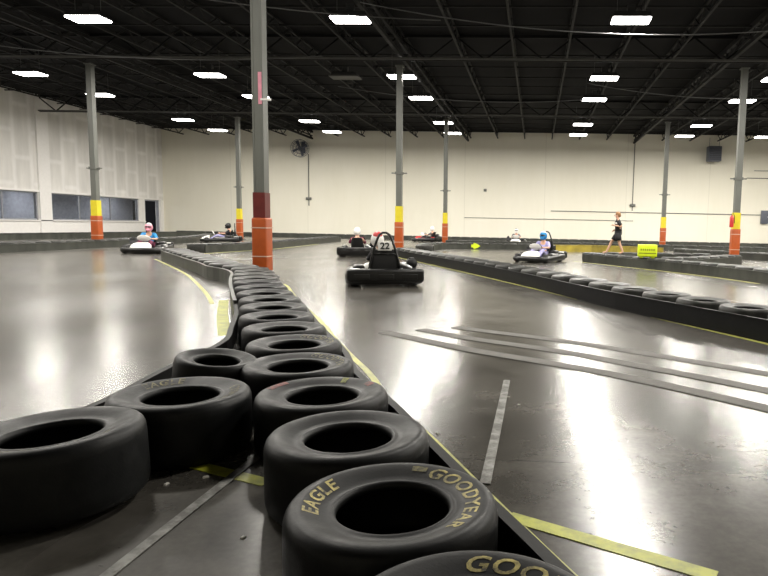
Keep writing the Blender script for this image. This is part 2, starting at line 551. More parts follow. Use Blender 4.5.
for x in COLX:
    o = link('column_line_girder', cm, None, (x + .02, (BY + NY) / 2, 7.85), (0, 0, pi / 2)); tag(o, kind='structure')
rb = MB().box((0, 0, 0), (RX - LX, 0.05, 0.06)).mesh('bridging_bar', M['joist'])
y = 1.5
while y < BY:
    if min(abs(y - r) for r in ROWY) > 0.5:
        o = link('bridging_bar', rb, None, ((LX + RX) / 2, y, 8.1), None); tag(o, kind='structure')
    y += 1.9
wires = [((-12, 9, 7.3), (2.5, 14, 7.2), .35), ((-5, 17.5, 7.2), (8, 19.5, 7.2), .5), ((4, 15, 7.2), (16, 18, 7.3), .5), ((-9, 28, 7.2), (3, 30, 7.2), .4),
         ((-22, 20, 7.3), (-8, 23, 7.2), .5), ((-14, 14.5, 7.3), (-3, 19, 7.2), .3), ((2, 27, 7.2), (12, 29, 7.2), .35)]
for i, (a, b, s) in enumerate(wires):
    a, b = Vector(a), Vector(b)
    pts = [a.lerp(b, t / 14) - Vector((0, 0, 4 * s * (t / 14) * (1 - t / 14))) for t in range(15)]
    o = MB().tube(pts, 0.016, 6).build('overhead_cable', 'cable')
    tag(o, kind='structure')
# conduits on the back wall
structure('trim_6', MB().box((9.6, BY - 0.03, 2.36), (17.0, 0.05, 0.05)), 'cable')
structure('trim_7', MB().box((0.9, BY - 0.03, 1.72), (13.0, 0.04, 0.035)), 'cable')
structure('trim_8', MB().box((7.3, BY - 0.03, 5.2), (0.05, 0.05, 5.4)), 'cable')
structure('trim_9', MB().box((-17.9, BY - 0.03, 4.4), (0.05, 0.05, 4.0)), 'cable')
structure('trim_10', MB().box((18.5, BY - 0.03, 5.1), (5.5, 0.05, 0.05)), 'cable')
structure('trim_11', MB().box((18.5, BY - 0.03, 5.65), (4.5, 0.04, 0.04)), 'cable')

# ------------------------------------------------------------------ ceiling lamps
LAMPX = [-21.35, -13.6, -5.6, 2.55, 9.3, 14.3, 22.0]
LAMPY = [7.5, 14.5, 18.6, 25.6, 29.8, 36.9, 41.0]
light_data = bpy.data.lights.new('lamp_light', 'AREA')
light_data.shape = 'RECTANGLE'; light_data.size = 1.02; light_data.size_y = 0.5
light_data.energy = LAMP_WATTS; light_data.color = LAMP_COLOUR
hm = MB().box((0, 0, 0.10), (1.14, 0.64, 0.16), bev=0.03, taper=0.85); hm.box((0, 0, 0.30), (0.22, 0.2, 0.25))
hmesh = hm.mesh('housing', 'housing')
lmesh = MB().box((0, 0, 0.0), (1.08, 0.58, 0.06), bev=0.025).mesh('lens', 'lens')
smesh = MB().cyl((0, 0, .15), (0, 0, 1.0), 0.008, 6).mesh('suspension_wire', M['cable'])
colname = ['line nearest the windowed wall', 'second line from windowed wall', 'line left of middle columns', 'line right of middle columns',
           'line left of right columns', 'line right of right columns', 'far right line']
rowname = ['row above the near tyres', 'row just out of view', 'nearest row in view',
           'second row in view', 'third row in view', 'fourth row in view', 'row closest to the back wall']
for j, y in enumerate(LAMPY):
    for i, x in enumerate(LAMPX):
        r = empty('ceiling_lamp', (x, y, 7.08), label='white ceiling lamp, %s, %s' % (colname[i], rowname[j]),
                  cat='ceiling lamp', group='high bay lamps under the black roof')
        link('housing', hmesh, r); link('lens', lmesh, r); link('suspension_wire', smesh, r, (-.4, 0, 0)); link('suspension_wire', smesh, r, (.4, 0, 0))
        link('lamp_light', light_data, r, (0, 0, -0.035))
# unlit lamp between two trusses
r = empty('ceiling_lamp', (-8.2, 26.5, 7.25), label='unlit dark ceiling lamp left of the middle column tops', cat='ceiling lamp')
link('housing', hmesh, r)
MB().box((0, 0, 0.0), (1.24, 0.66, 0.05)).build('lens', 'girder', r)

# ------------------------------------------------------------------ columns
def column(x, y, label, front=False):
    r = empty('steel_column', (x, y, 0), label=label, cat='column', group='steel columns with orange guards')
    s = 0.22 if front else 0.21
    p = MB(); p.box((0, 0, 3.55), (s * 0.62, s, 7.1))
    for q in (-1, 1): p.box((q * s * 0.42, 0, 3.55), (s * 0.18, s * 1.03, 7.1))
    p.build('post', 'post', r)
    g = MB(); g.box((0, 0, 0.61), (0.31, 0.31, 1.22), bev=0.03)
    g.build('guard', 'orange', r)
    for z in (0.44, 1.02):
        MB().box((0, 0, z), (0.322, 0.322, 0.02)).build('strap', 'strap', r)
    if front:
        MB().box((0, 0, 1.47), (s + .03, s + .03, 0.52)).build('band', 'dark_red', r)
        MB().box((0.06, -s / 2 - .012, 3.78), (0.07, 0.01, 0.62)).build('warning_strip', 'pink', r)
        b = MB(); b.box((0.17, -s / 2, 3.56), (0.2, 0.05, 0.04)); b.build('bracket', 'white', r)
    else:
        MB().box((0, 0, 1.52), (s + .05, s + .05, 0.62)).build('band', 'yellow', r)
        c = MB(); c.box((0, 0, 3.1), (0.28, 0.28, 0.1)); c.box((0, 0, 3.1), (0.6, 0.08, 0.04))
        c.build('clamp', 'post', r)
    MB().box((0, 0, 7.12), (0.3, 0.3, 0.04)).build('cap_plate', 'post', r)
    MB().box((0, 0, 0.012), (0.5, 0.5, 0.024)).build('base_plate', 'dark_steel', r)
    return r
column(-5.60, 12.45, 'tall grey column, nearest, with dark red band above orange guard behind the tyre row', True)
column(-17.65, 24.1, 'grey column with yellow band and orange guard before the left wall windows')
column(-5.35, 24.1, 'grey column with yellow band and orange guard behind the number 22 kart')
column(7.55, 24.1, 'grey column with yellow band, red extinguisher on it, at the right')
column(-17.6, 36.1, 'thin far column left of the nearest column, before the cream wall')
column(-5.3, 36.1, 'thin far column just right of the middle column, before the cream wall')
column(7.25, 36.1, 'thin far column right of the standing person, before the cream wall')
e = MB(); e.lathe([(0.001, 0), (.07, 0), (.075, .02), (.075, .36), (.05, .42), (.02, .45), (.001, .45)], 16)
ex = e.build('fire_extinguisher', 'red', None, (7.30, 23.80, 1.28)); tag(ex, 'red fire extinguisher hung on the yellow banded right column', 'fire extinguisher')
MB().tube([(0, 0, .45), (0, 0, .5), (.05, 0, .52), (.09, -.02, .4), (.09, -.02, .15)], 0.012).build('hose', 'black', ex)

# ------------------------------------------------------------------ tyres
TR, TH = 0.335, 0.30
PROF = [(.345, .15), (.345, .235), (.343, .262), (.336, .281), (.324, .294), (.308, .300), (.290, .2985), (.262, .291), (.236, .281), (.214, .2745),
        (.204, .276), (.197, .279), (.190, .276), (.184, .268), (.182, .255), (.190, .243), (.225, .245), (.270, .254), (.305, .252), (.322, .232), (.326, .15)]
PROF = [(r * TR / .345, z) for r, z in PROF]
prof_full = PROF + [(r, TH - z) for r, z in reversed(PROF[:-1])]
tyre_mesh = MB().lathe(prof_full, 56).mesh('racing_tyre', 'rubber')
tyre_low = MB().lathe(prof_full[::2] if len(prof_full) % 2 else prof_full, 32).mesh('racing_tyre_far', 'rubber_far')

def zside(r):
    P = PROF[5:10]
    for (r0, z0), (r1, z1) in zip(P, P[1:]):
        if r1 <= r <= r0: return z0 + (z1 - z0) * (r - r0) / (r1 - r0)
    return .300 if r > .3 else .2745

_letters = {}
def letter_mesh(word, arc_deg, m, h=0.05):
    """text bent round the sidewall, centred on angle zero, read clockwise"""
    key = (word, arc_deg, m)
    if key in _letters: return _letters[key]
    cu = bpy.data.curves.new('text', 'FONT'); cu.body = word; cu.size = 1.0; cu.offset = 0.022; cu.shear = 0.25; cu.space_character = 1.12
    cu.resolution_u = 3
    to = bpy.data.objects.new('text', cu); COL.objects.link(to)
    dg = bpy.context.evaluated_depsgraph_get()
    me = bpy.data.meshes.new_from_object(to.evaluated_get(dg))
    bpy.data.objects.remove(to)
    xs = [v.co.x for v in me.vertices]; ys = [v.co.y for v in me.vertices]
    x0, x1, y0, y1 = min(xs), max(xs), min(ys), max(ys)
    arc = radians(arc_deg)
    for v in me.vertices:
        a = arc / 2 - arc * (v.co.x - x0) / (x1 - x0)
        rr = 0.228 + h * (v.co.y - y0) / (y1 - y0)
        v.co = (rr * cos(a), rr * sin(a), zside(rr) + 0.0016)
    me.materials.clear(); me.materials.append(M[m]); me.name = 'lettering'
    _letters[key] = me
    return me

def patch_mesh(deg, r0, r1, m):
    P = MB(); n = 5
    rings = [[(rr * cos(a), rr * sin(a), zside(rr) + 0.0018) for rr in (r0, (r0 + r1) / 2, r1)] for a in [radians(deg) * (k / n - .5) for k in range(n + 1)]]
    P.loft(rings, closed=False)
    return P.mesh('chalk_mark', m)

def tyre(x, y, label, group, letters=(), marks=(), low=False, z=0.0, tilt=(0, 0)):
    o = link('racing_tyre', tyre_low if low else tyre_mesh, None, (x, y, z), (tilt[0], tilt[1], 0 if letters or marks else random.random() * 6))
    tag(o, label, 'tyre', group)
    for word, ang, arc, m in letters:
        link('lettering', letter_mesh(word, arc, m), o, None, (0, 0, radians(ang)))
    for ang, deg, r0, r1, m in marks:
        link('chalk_mark', patch_mesh(deg, r0, r1, m), o, None, (0, 0, radians(ang)))
    return o

# right-hand line from the camera back to the nearest column, then turning left
main = [(-0.11, 1.28), (-0.43, 1.87), (-0.76, 2.48), (-1.08, 3.08), (-1.45, 3.70), (-1.73, 4.35), (-2.06, 4.97), (-2.38, 5.58), (-2.68, 6.19), (-2.98, 6.80),
        (-3.29, 7.37), (-3.62, 7.99), (-3.95, 8.61), (-4.27, 9.24), (-4.58, 9.87), (-4.88, 10.51), (-5.24, 11.12), (-5.68, 11.66), (-6.20, 12.12),
        (-6.62, 12.70), (-7.05, 13.26), (-7.50, 13.80), (-7.95, 14.34), (-8.39, 14.89), (-8.83, 15.43), (-9.27, 15.98), (-9.71, 16.53), (-10.15, 17.08), (-10.57, 17.64)]
GM = 'racing tyres in the near line running back to the column'
near_desc = {
    0: ('black racing tyre at the very bottom edge with worn yellow letters', [('GOODYEAR', 42, 118, 'letter')], []),
    1: ('large near black tyre reading GOODYEAR and EAGLE in worn yellow', [('GOODYEAR', 18, 108, 'letter'), ('EAGLE', 178, 54, 'letter')], [(82, 12, .25, .275, 'letter_faint')]),
    2: ('plain dusty black tyre directly behind the near GOODYEAR tyre', [], []),
    3: ('black tyre with a yellow chalk dash and an orange red smear', [], [(82, 7, .235, .285, 'chalk_yellow'), (45, 12, .25, .29, 'chalk_red'), (165, 30, .265, .295, 'chalk_red')]),
    4: ('black tyre with faint yellow letters behind the chalk marked tyre', [('GOODYEAR', 45, 95, 'letter_faint')], []),
    5: ('black tyre with faint letters, sixth in the near line from the camera', [('GOODYEAR', 55, 95, 'letter_faint')], []),
}
for i, (x, y) in enumerate(main):
    if i in near_desc:
        lb, le, mk = near_desc[i]
        tyre(x, y, lb, GM, le, mk)
    else:
        if i < 18: lb = 'black racing tyre, %s in the near line counted back from the camera' % ORD[i]
        else: lb = 'black racing tyre left of the nearest column, %s counted away from that column' % ORD[i - 18]
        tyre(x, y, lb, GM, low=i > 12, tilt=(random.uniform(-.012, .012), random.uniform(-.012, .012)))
GL = 'racing tyres in the short left branch'
tyre(-1.925, 2.335, 'big black tyre at the left edge with faint yellow letters', GL, [('GOODYEAR', -50, 95, 'letter_faint')], tilt=(0, -.05), z=.018)
tyre(-1.78, 2.985, 'black tyre with faint yellow EAGLE on its far left sidewall, left branch', GL, [('EAGLE', 140, 50, 'letter_faint'), ('GOODYEAR', 10, 60, 'letter_faint')])
hb = tyre(-1.98, 3.66, 'smaller half hidden tyre behind the left branch tyres beside the black rail', GL, tilt=(0.05, 0.12), z=0.03)
hb.scale = (.72, .72, 1.0)

def rail(pts, side, h, m, label, t=0.02, gap=TR + 0.012, group=None, z0=0.0):
    a = gap * side; b = (gap + t) * side
    o = empty('barrier_rail', (pts[0][0], pts[0][1], 0), label=label, cat='barrier rail', group=group)
    ox, oy = pts[0]
    P = [(p[0] - ox, p[1] - oy) for p in pts]
    lo, hi = (a, b) if side > 0 else (b, a)
    MB().strip(P, lo, hi, z0, h).build('rail_board', m, o)
    MB().strip(P, lo - 0.012, hi + 0.012, h - 0.006, h + 0.012).build('rail_lip', m, o)
    return o
# rails of the near line
pm = smooth_path([(0.02, 0.8)] + main[:17], 0.3)
rail(pm, 1, 0.2, 'rail', 'black barrier rail along the right side of the near tyre line')
pl = smooth_path([(-1.97, 1.0), (-1.95, 2.2), (-1.88, 2.95), (-2.01, 3.9), (-2.10, 4.8), (-2.42, 5.58)] + main[8:], 0.3)
rail(pl[:22], -1, 0.20, 'rail', 'black barrier rail along the left branch beside the wide yellow tape')
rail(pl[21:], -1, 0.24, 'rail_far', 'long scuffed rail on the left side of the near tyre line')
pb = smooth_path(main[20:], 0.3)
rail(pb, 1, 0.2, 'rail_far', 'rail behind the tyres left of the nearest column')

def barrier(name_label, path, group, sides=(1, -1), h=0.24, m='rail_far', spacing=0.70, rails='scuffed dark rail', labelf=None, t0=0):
    pts = smooth_path(path, 0.35)
    for k, (x, y) in enumerate(resample(smooth_path(path, 0.05), spacing)):
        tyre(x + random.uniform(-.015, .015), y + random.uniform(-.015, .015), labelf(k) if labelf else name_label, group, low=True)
    for s in sides:
        rail(pts, s, h, m, '%s on the %s side of the %s' % (rails, 'right' if s > 0 else 'left', group.split(' in the ')[-1]))

barrier('', [(3.15, 6.05), (2.80, 6.72), (2.46, 7.36), (2.11, 8.0), (1.78, 8.6), (1.47, 9.2), (1.18, 9.85), (-0.01, 12.6), (-1.68, 16.05), (-4.35, 21.3), (-4.7, 22.6)],
        'racing tyres in the right hand line', sides=(-1, 1), h=0.23, m='rail', rails='black barrier rail',
        labelf=lambda k: 'black racing tyre, %s in the right hand line counted from the right edge' % ORD[min(k, 29)], spacing=0.712)
barrier('black tyre in the line the person stands on', [(1.95, 21.5), (3.15, 19.2), (4.2, 17.5), (4.98, 15.9), (5.55, 14.1), (5.8, 12.9)], 'tyres in the line below the standing person')
barrier('black tyre in the short line before the right column', [(7.0, 22.6), (6.0, 21.2), (4.9, 20.0), (4.05, 19.35)], 'tyres in the short diagonal line before the right column')
barrier('black tyre in the line behind the neon box', [(2.7, 22.3), (4.3, 22.9), (6.15, 23.1)], 'tyres in the line behind the neon box')
barrier('black tyre in the line beyond the right column', [(6.6, 28.6), (7.8, 26.8), (9.3, 25.2), (12.0, 23.4), (15.5, 22.0)], 'tyres in the line beyond the right column')
barrier('black tyre in the long line along the back wall', [(-26.0, 44.3), (0, 44.3), (27.0, 44.3)], 'tyres in the long line along the back wall', sides=(1,), h=.27)
barrier('black tyre in the line before the left window column', [(-16.7, 14.0), (-16.9, 18), (-16.95, 24), (-17.2, 28.7), (-18.6, 33.7), (-20.5, 38.0)], 'tyres in the line before the left window column')
barrier('black tyre in the line along the windowed wall', [(-25.6, 21), (-25.5, 30), (-24.9, 38), (-23.5, 42.6)], 'tyres in the line along the windowed wall', h=.27)
barrier('black tyre in the line left of the nearest column, far side of the track', [(-12.0, 21.4), (-11.65, 22.9), (-11.4, 25.1), (-11.95, 31.8), (-12.4, 38)], 'tyres in the far curve behind the nearest column')
barrier('black tyre in the line that carries the neon arrow', [(-4.55, 25.3), (-4.85, 27.2), (-4.6, 29.2), (-3, 30.2), (-0.75, 30.7), (0.2, 30.5)], 'tyres in the line with the neon arrow')
barrier('tyre between the yellow rails', [(0.75, 29.0), (2.6, 30.0), (4.2, 29.6), (5.6, 28.4)], 'tyres in the line with yellow rails', m='rail_yellow', rails='yellow barrier rail', h=.3)
barrier('black tyre in the far line before the back wall line', [(-4.7, 34.6), (0, 35.2), (6, 35.0), (13, 34.0)], 'tyres in the far line before the back wall line')

# ------------------------------------------------------------------ floor markings
TAPES = [0]
def tape(pts, w, m, name, label, cat='floor tape', group=None, smooth=True):
    TAPES[0] += 1; z = TAPES[0] * 0.0004
    P = smooth_path(pts, 0.25) if smooth else pts
    ox, oy = P[0]
    o = MB().strip([(p[0] - ox, p[1] - oy) for p in P], -w / 2, w / 2, 0.0003, z + 0.001).build(name, m, None, (ox, oy, 0))
    return tag(o, label, cat, group)
tape([(2.75, 5.85), (2.44, 6.51), (1.83, 7.75), (1.01, 9.47), (-.39, 12.40), (-2.06, 15.84), (-4.84, 21.34)], 0.07, 'tape_line', 'floor_tape',
     'thin yellow line along the near side of the right hand tyre line')
tape(offset(pm, 0.56), 0.05, 'tape_line', 'floor_tape', 'thin yellow line along the right side of the near tyre line', smooth=False)
tape([(-10.9, 17.2), (-7.6, 13.0), (-5.4, 9.8), (-4.4, 8.2)], 0.06, 'tape_line', 'floor_tape', 'thin yellow line left of the tyres that run behind the column')
tape([(-4.50, 8.7), (-3.80, 7.3), (-3.02, 5.85)], 0.13, 'tape', 'floor_tape', 'wide pale yellow tape piece on the floor left of the near tyre line', smooth=True)
tape([(-1.66, 2.80), (-1.17, 2.61)], 0.075, 'tape', 'floor_tape', 'short bright yellow tape between the left branch and near tyres', smooth=False)
tape([(-0.08, 2.40), (0.64, 2.03)], 0.075, 'tape', 'floor_tape', 'bright yellow tape running right from the near tyre at the bottom', smooth=False)
tape([(1.3, 21.4), (2.6, 19.0), (3.65, 17.2), (4.42, 15.6), (4.98, 14.0)], 0.07, 'tape_line', 'floor_tape', 'thin yellow line below the line the person stands on')
tape([(-11.3, 20.3), (-11.05, 22.9), (-10.8, 25.1), (-11.3, 31.8)], 0.07, 'tape_line', 'floor_tape', 'thin yellow line beside the far curve behind the nearest column')
GS = 'three matte grey stripes across the track'
tape([(-0.9, 6.98), (-0.60, 6.80), (0.20, 6.38), (0.80, 5.98), (1.70, 5.30), (2.6, 4.55)], 0.165, 'stripe', 'painted_stripe', 'matte grey stripe on the track, farthest of three', 'painted stripe', GS)
tape([(-1.25, 6.75), (-1.0, 6.55), (-0.70, 6.32), (0.24, 5.78), (0.75, 5.38), (1.40, 4.86), (2.3, 4.05)], 0.165, 'stripe', 'painted_stripe', 'matte grey stripe on the track, middle of three', 'painted stripe', GS)
tape([(-1.6, 6.5), (-1.35, 6.3), (-0.64, 5.74), (0.18, 5.23), (0.68, 4.88), (1.24, 4.40), (2.1, 3.55)], 0.165, 'stripe', 'painted_stripe', 'matte grey stripe on the track, nearest of three', 'painted stripe', GS)
tape([(-1.385, 0.6), (-1.37, 1.9), (-1.35, 2.95)], 0.045, 'white_line', 'painted_line', 'worn white line on the dark floor between the near tyres', 'painted line', smooth=False)
tape([(-0.20, 2.7), (-0.195, 3.5), (-0.19, 4.6)], 0.05, 'white_line', 'painted_line', 'short worn white line on the floor right of the near tyres', 'painted line', smooth=False)
for i, (x, y) in enumerate([(-1.60, 2.55), (-1.47, 2.64), (-1.05, 2.13), (-0.16, 4.15), (-0.08, 3.97), (-0.52, 3.35)]):
    c = MB().box((0, 0, 0.004), (random.uniform(.015, .03), random.uniform(.012, .02), 0.006), Matrix.Rotation(random.random() * 3, 3, 'Z'), taper=.7)
    tag(c.build('debris_chip', 'chip', None, (x, y, 0)), ['pale chip beside the left edge tyre', 'pale chip between the left branch tyres', 'pale chip left of the large GOODYEAR tyre',
        'farther chip beside the short worn line', 'chip right of the short worn line', 'chip beside the plain dusty tyre'][i], 'debris', 'small chips on the floor')


# ------------------------------------------------------------------ karts
def rr_loop(w, l, rad, n=6, front_taper=0.0):
    """rounded rectangle outline, w wide (x) and l long (y)"""
    out = []
    for cx, cy, a0 in ((w / 2 - rad, l / 2 - rad, 0), (-w / 2 + rad, l / 2 - rad, 90), (-w / 2 + rad, -l / 2 + rad, 180), (w / 2 - rad, -l / 2 + rad, 270)):
        for k in range(n + 1):
            a = radians(a0 + 90 * k / n)
            x, y = cx + rad * cos(a), cy + rad * sin(a)
            out.append((x * (1 - front_taper * max(y, 0) / (l / 2)), y))
    return out

def digits_mesh(word, size, m):
    cu = bpy.data.curves.new('text', 'FONT'); cu.body = word; cu.size = size; cu.offset = 0.003; cu.extrude = 0.002
    cu.align_x = 'CENTER'; cu.align_y = 'CENTER'
    to = bpy.data.objects.new('text', cu); COL.objects.link(to)
    me = bpy.data.meshes.new_from_object(to.evaluated_get(bpy.context.evaluated_depsgraph_get()))
    bpy.data.objects.remove(to)
    me.materials.clear(); me.materials.append(M[m])
    return me

def kart(x, y, heading, label, accent='white', nose='white', number=None, hoop=True):
    """racing kart; local +Y is forward; heading in degrees, 0 = away from the camera along the hall"""
    r = empty('go_kart', (x, y, 0), radians(heading), label=label, cat='go-kart', group='rental karts on the track')
    # surround bumper: swept band
    b = MB(); outer = rr_loop(1.34, 1.95, 0.28, front_taper=0.12)
    rings = []
    n = len(outer)
    for i, (px, py) in enumerate(outer):
        a, c = outer[i - 1], outer[(i + 1) % n]
        tx, ty = c[0] - a[0], c[1] - a[1]; L = hypot(tx, ty); nx, ny = ty / L, -tx / L
        hi = 0.27 if py < -0.5 else 0.21
        prof = [(0, .05), (.035, .07), (.045, .12), (.045, hi - .07), (.03, hi - .015), (0, hi), (-.05, hi - .01), (-.06, hi - .05), (-.06, .1), (-.05, .05)]
        rings.append([(px + nx * o - nx * .045, py + ny * o - ny * .045, z) for o, z in prof])
    rings.append(rings[0])
    b.loft(rings)
    b.build('bumper', 'black', r)
    rb = MB().box((0, -0.93, 0.22), (1.30, 0.16, 0.24), bev=0.05)
    for q in (-.4, 0, .4): rb.box((q, -1.012, 0.2), (.26, .02, .1), bev=.008)
    rb.build('rear_bumper', 'black', r)
    fl = MB().box((0, 0.1, 0.07), (0.62, 1.5, 0.03))
    for s in (-1, 1):
        fl.tube([(s * .33, -.85, .09), (s * .33, -.2, .09), (s * .36, .4, .09), (s * .25, .85, .09)], .018)
    for q in (-.75, -.3, .35, .8): fl.tube([(-.36, q, .09), (.36, q, .09)], .016)
    fl.build('frame', 'dark_steel', r)
    for s in (-1, 1):
        p = MB().box((s * .50, .02, .19), (.22, .78, .2), taper=.86, bev=.05)
        pod = p.build('side_pod', 'black', r)
        MB().box((s * .575, .05, .245), (.035, .5, .05), bev=.01).build('pod_panel', accent, pod)
        MB().box((s * .50, -.72, .31), (.17, .26, .03), bev=.012).build('rear_fender', accent if s < 0 else 'black', r)
    for sx, sy, w in ((-1, -.62, .19), (1, -.62, .19), (-1, .66, .13), (1, .66, .13)):
        T = Matrix.Translation((sx * .49, sy, .14)) @ Matrix.Rotation(pi / 2, 4, 'Y')
        wr = MB().lathe([(.075, -w / 2), (.12, -w / 2), (.137, -w / 2 + .02), (.14, 0), (.137, w / 2 - .02), (.12, w / 2), (.075, w / 2), (.072, 0)], 22, T, closed=True)
        wo = wr.build('wheel', 'black_matte', r)
        MB().lathe([(.001, w / 2 - .03), (.02, w / 2 - .01), (.03, w / 2 - .04), (.07, w / 2 - .03), (.074, w / 2), (.074, -w / 2), (.07, -w / 2 + .03), (.001, -w / 2 + .03)], 16, T).build('hub', 'steel', wo)
    # nose and front panel
    nz = MB()
    rings = []
    for yy, ww, z0, z1 in ((.96, .5, .08, .14), (.86, .62, .07, .24), (.7, .6, .08, .33), (.52, .44, .12, .37)):
        rings.append([(-ww / 2, yy, z0), (ww / 2, yy, z0), (ww / 2, yy, z1 - .05), (ww / 2 - .06, yy, z1), (-ww / 2 + .06, yy, z1), (-ww / 2, yy, z1 - .05)])
    nz.loft(rings, caps=True); nz.build('nose_fairing', accent, r)
    fp = MB(); Rm = Matrix.Rotation(radians(58), 3, 'X')
    fp.ellipsoid((0, .34, .50), (.21, .13, .03), rot=Rm)
    fp.build('front_number_panel', nose, r)
    st = MB().tube([(0, .62, .16), (0, .12, .45)], .018); st.build('steering_column', 'dark_steel', r)
    sw = MB(); T = Matrix.Translation((0, .11, .47)) @ Matrix.Rotation(radians(60), 4, 'X')
    sw.tube([T @ Vector((.14 * cos(a), .12 * sin(a), 0)) for a in [2 * pi * k / 20 for k in range(20)]], .016, closed=True)
    for a in (0, pi * .66, pi * 1.33): sw.tube([T @ Vector((0, 0, 0)), T @ Vector((.14 * cos(a), .12 * sin(a), 0))], .01)
    sw.build('steering_wheel', 'black_matte', r)
    # seat shell
    se = MB(); rings = []
    for yy, zz, ww, dd in ((.0, .14, .30, .05), (-.2, .11, .36, .09), (-.38, .14, .38, .13), (-.48, .28, .40, .13), (-.53, .46, .40, .10), (-.57, .62, .34, .05), (-.58, .66, .28, .02)):
        back = max(0, min(1, (zz - .12) / .3)) if yy < -.3 else 0
        ring = []
        for k in range(9):
            u = -1 + k / 4
            sidelift = dd * abs(u) ** 2.2
            ring.append((u * ww / 2, yy + sidelift * back, zz + sidelift * (1 - back)))
        for k in reversed(range(9)):
            u = -1 + k / 4
            sidelift = dd * abs(u) ** 2.2
            ring.append((u * ww / 2 * 1.04, yy + sidelift * back - .025 * back, zz + sidelift * (1 - back) - .025 * (1 - back)))
        rings.append(ring)
    se.loft(rings, caps=True); se.build('seat', 'black_matte', r)
    # engine block on the right, fuel tank on the left
    en = MB().box((.44, -.36, .27), (.26, .34, .26), bev=.03)
    for q in range(5): en.box((.44, -.36, .33 + q * .022), (.3, .3, .008))
    en.build('engine', 'dark_steel', r)
    MB().cyl((.50, -.58, .42), (.50, -.30, .42), .085, 18).cyl((.50, -.44, .49), (.50, -.44, .52), .05, 14).build('air_filter', 'black_matte', r)
    MB().tube([(.32, -.5, .30), (.28, -.6, .38), (.33, -.74, .40), (.45, -.80, .34)], [.022, .03, .045, .03], 12).build('exhaust', 'steel', r)
    MB().box((-.42, -.34, .28), (.2, .34, .2), bev=.05).build('fuel_tank', 'black', r)
    if hoop:
        h = MB()
        h.tube([(-.26, -.70, .12), (-.24, -.70, .45), (-.18, -.68, .70), (-.12, -.67, .88), (-.085, -.67, .955), (-.03, -.67, .99), (.03, -.67, .99), (.085, -.67, .955),
                (.12, -.67, .88), (.18, -.68, .70), (.24, -.70, .45), (.26, -.70, .12)], .022, 10)
        h.tube([(-.2, -.69, .6), (.2, -.69, .6)], .016); h.tube([(-.24, -.7, .4), (-.33, -.3, .1)], .016); h.tube([(.24, -.7, .4), (.33, -.3, .1)], .016)
        h.build('roll_hoop', 'black', r)
        MB().box((0, -.665, .48), (.46, .05, .40), bev=.02).build('back_pad', 'black_matte', r)
    if number:
        pl = MB().box((0, -.73, .745), (.235, .02, .165), bev=.008).build('number_plate', 'white', r)
        dm = digits_mesh(number, .165, 'black_matte')
        link('digits', dm, pl, (0, -.745, .745), (pi / 2, 0, 0))
    return r


# ------------------------------------------------------------------ people
def skin_mesh(name, joints, edges, root, m, levels=2):
    """joints: name -> (position, radius x, radius y); a smooth body grown over the skeleton"""
    names = list(joints)
    me = bpy.data.meshes.new(name)
    me.from_pydata([joints[n][0] for n in names], [(names.index(a), names.index(b)) for a, b in edges], [])
    o = bpy.data.objects.new(name, me); COL.objects.link(o)
    sk = o.modifiers.new('skin', 'SKIN'); sk.use_smooth_shade = True
    sd = o.modifiers.new('sub', 'SUBSURF'); sd.levels = levels; sd.render_levels = levels
    if not me.skin_vertices: pass
    for i, n in enumerate(names):
        v = me.skin_vertices[0].data[i]
        v.radius = joints[n][1:3]; v.use_root = (n == root)
    dg = bpy.context.evaluated_depsgraph_get(); dg.update()
    out = bpy.data.meshes.new_from_object(o.evaluated_get(dg))
    bpy.data.objects.remove(o)
    out.materials.clear(); out.materials.append(M[m])
    for p in out.polygons: p.use_smooth = True
    out.name = name
    return out

def add_mesh(mb, me):
    mb.add([v.co.copy() for v in me.vertices], [tuple(p.vertices) for p in me.polygons], True)

def hand(mb, wrist, direction, up, side, k=1.0, curl=0.5):
    """palm and five bent fingers; side is the thumb side"""
    d = Vector(direction).normalized(); u = Vector(up).normalized(); s = d.cross(u).normalized() * side; w = Vector(wrist)
    mb.tube([w, w + d * .03 * k, w + d * .08 * k], [.024 * k, .034 * k, .03 * k], 8)
    for i, L in enumerate((.062, .072, .068, .052)):
        b = w + d * .075 * k + s * (.027 - .018 * i) * k
        d2 = (d * cos(curl) - u * sin(curl)).normalized(); d3 = (d * cos(curl * 2.2) - u * sin(curl * 2.2)).normalized()
        mb.tube([b, b + d2 * L * .5 * k, b + d2 * L * .5 * k + d3 * L * .5 * k], [.0095 * k, .0085 * k, .006 * k], 6)
    t = w + d * .03 * k + s * .026 * k
    mb.tube([t, t + (s * .7 + d * .7) * .03 * k, t + (s * .45 + d * .9) * .06 * k], [.012 * k, .010 * k, .007 * k], 6)

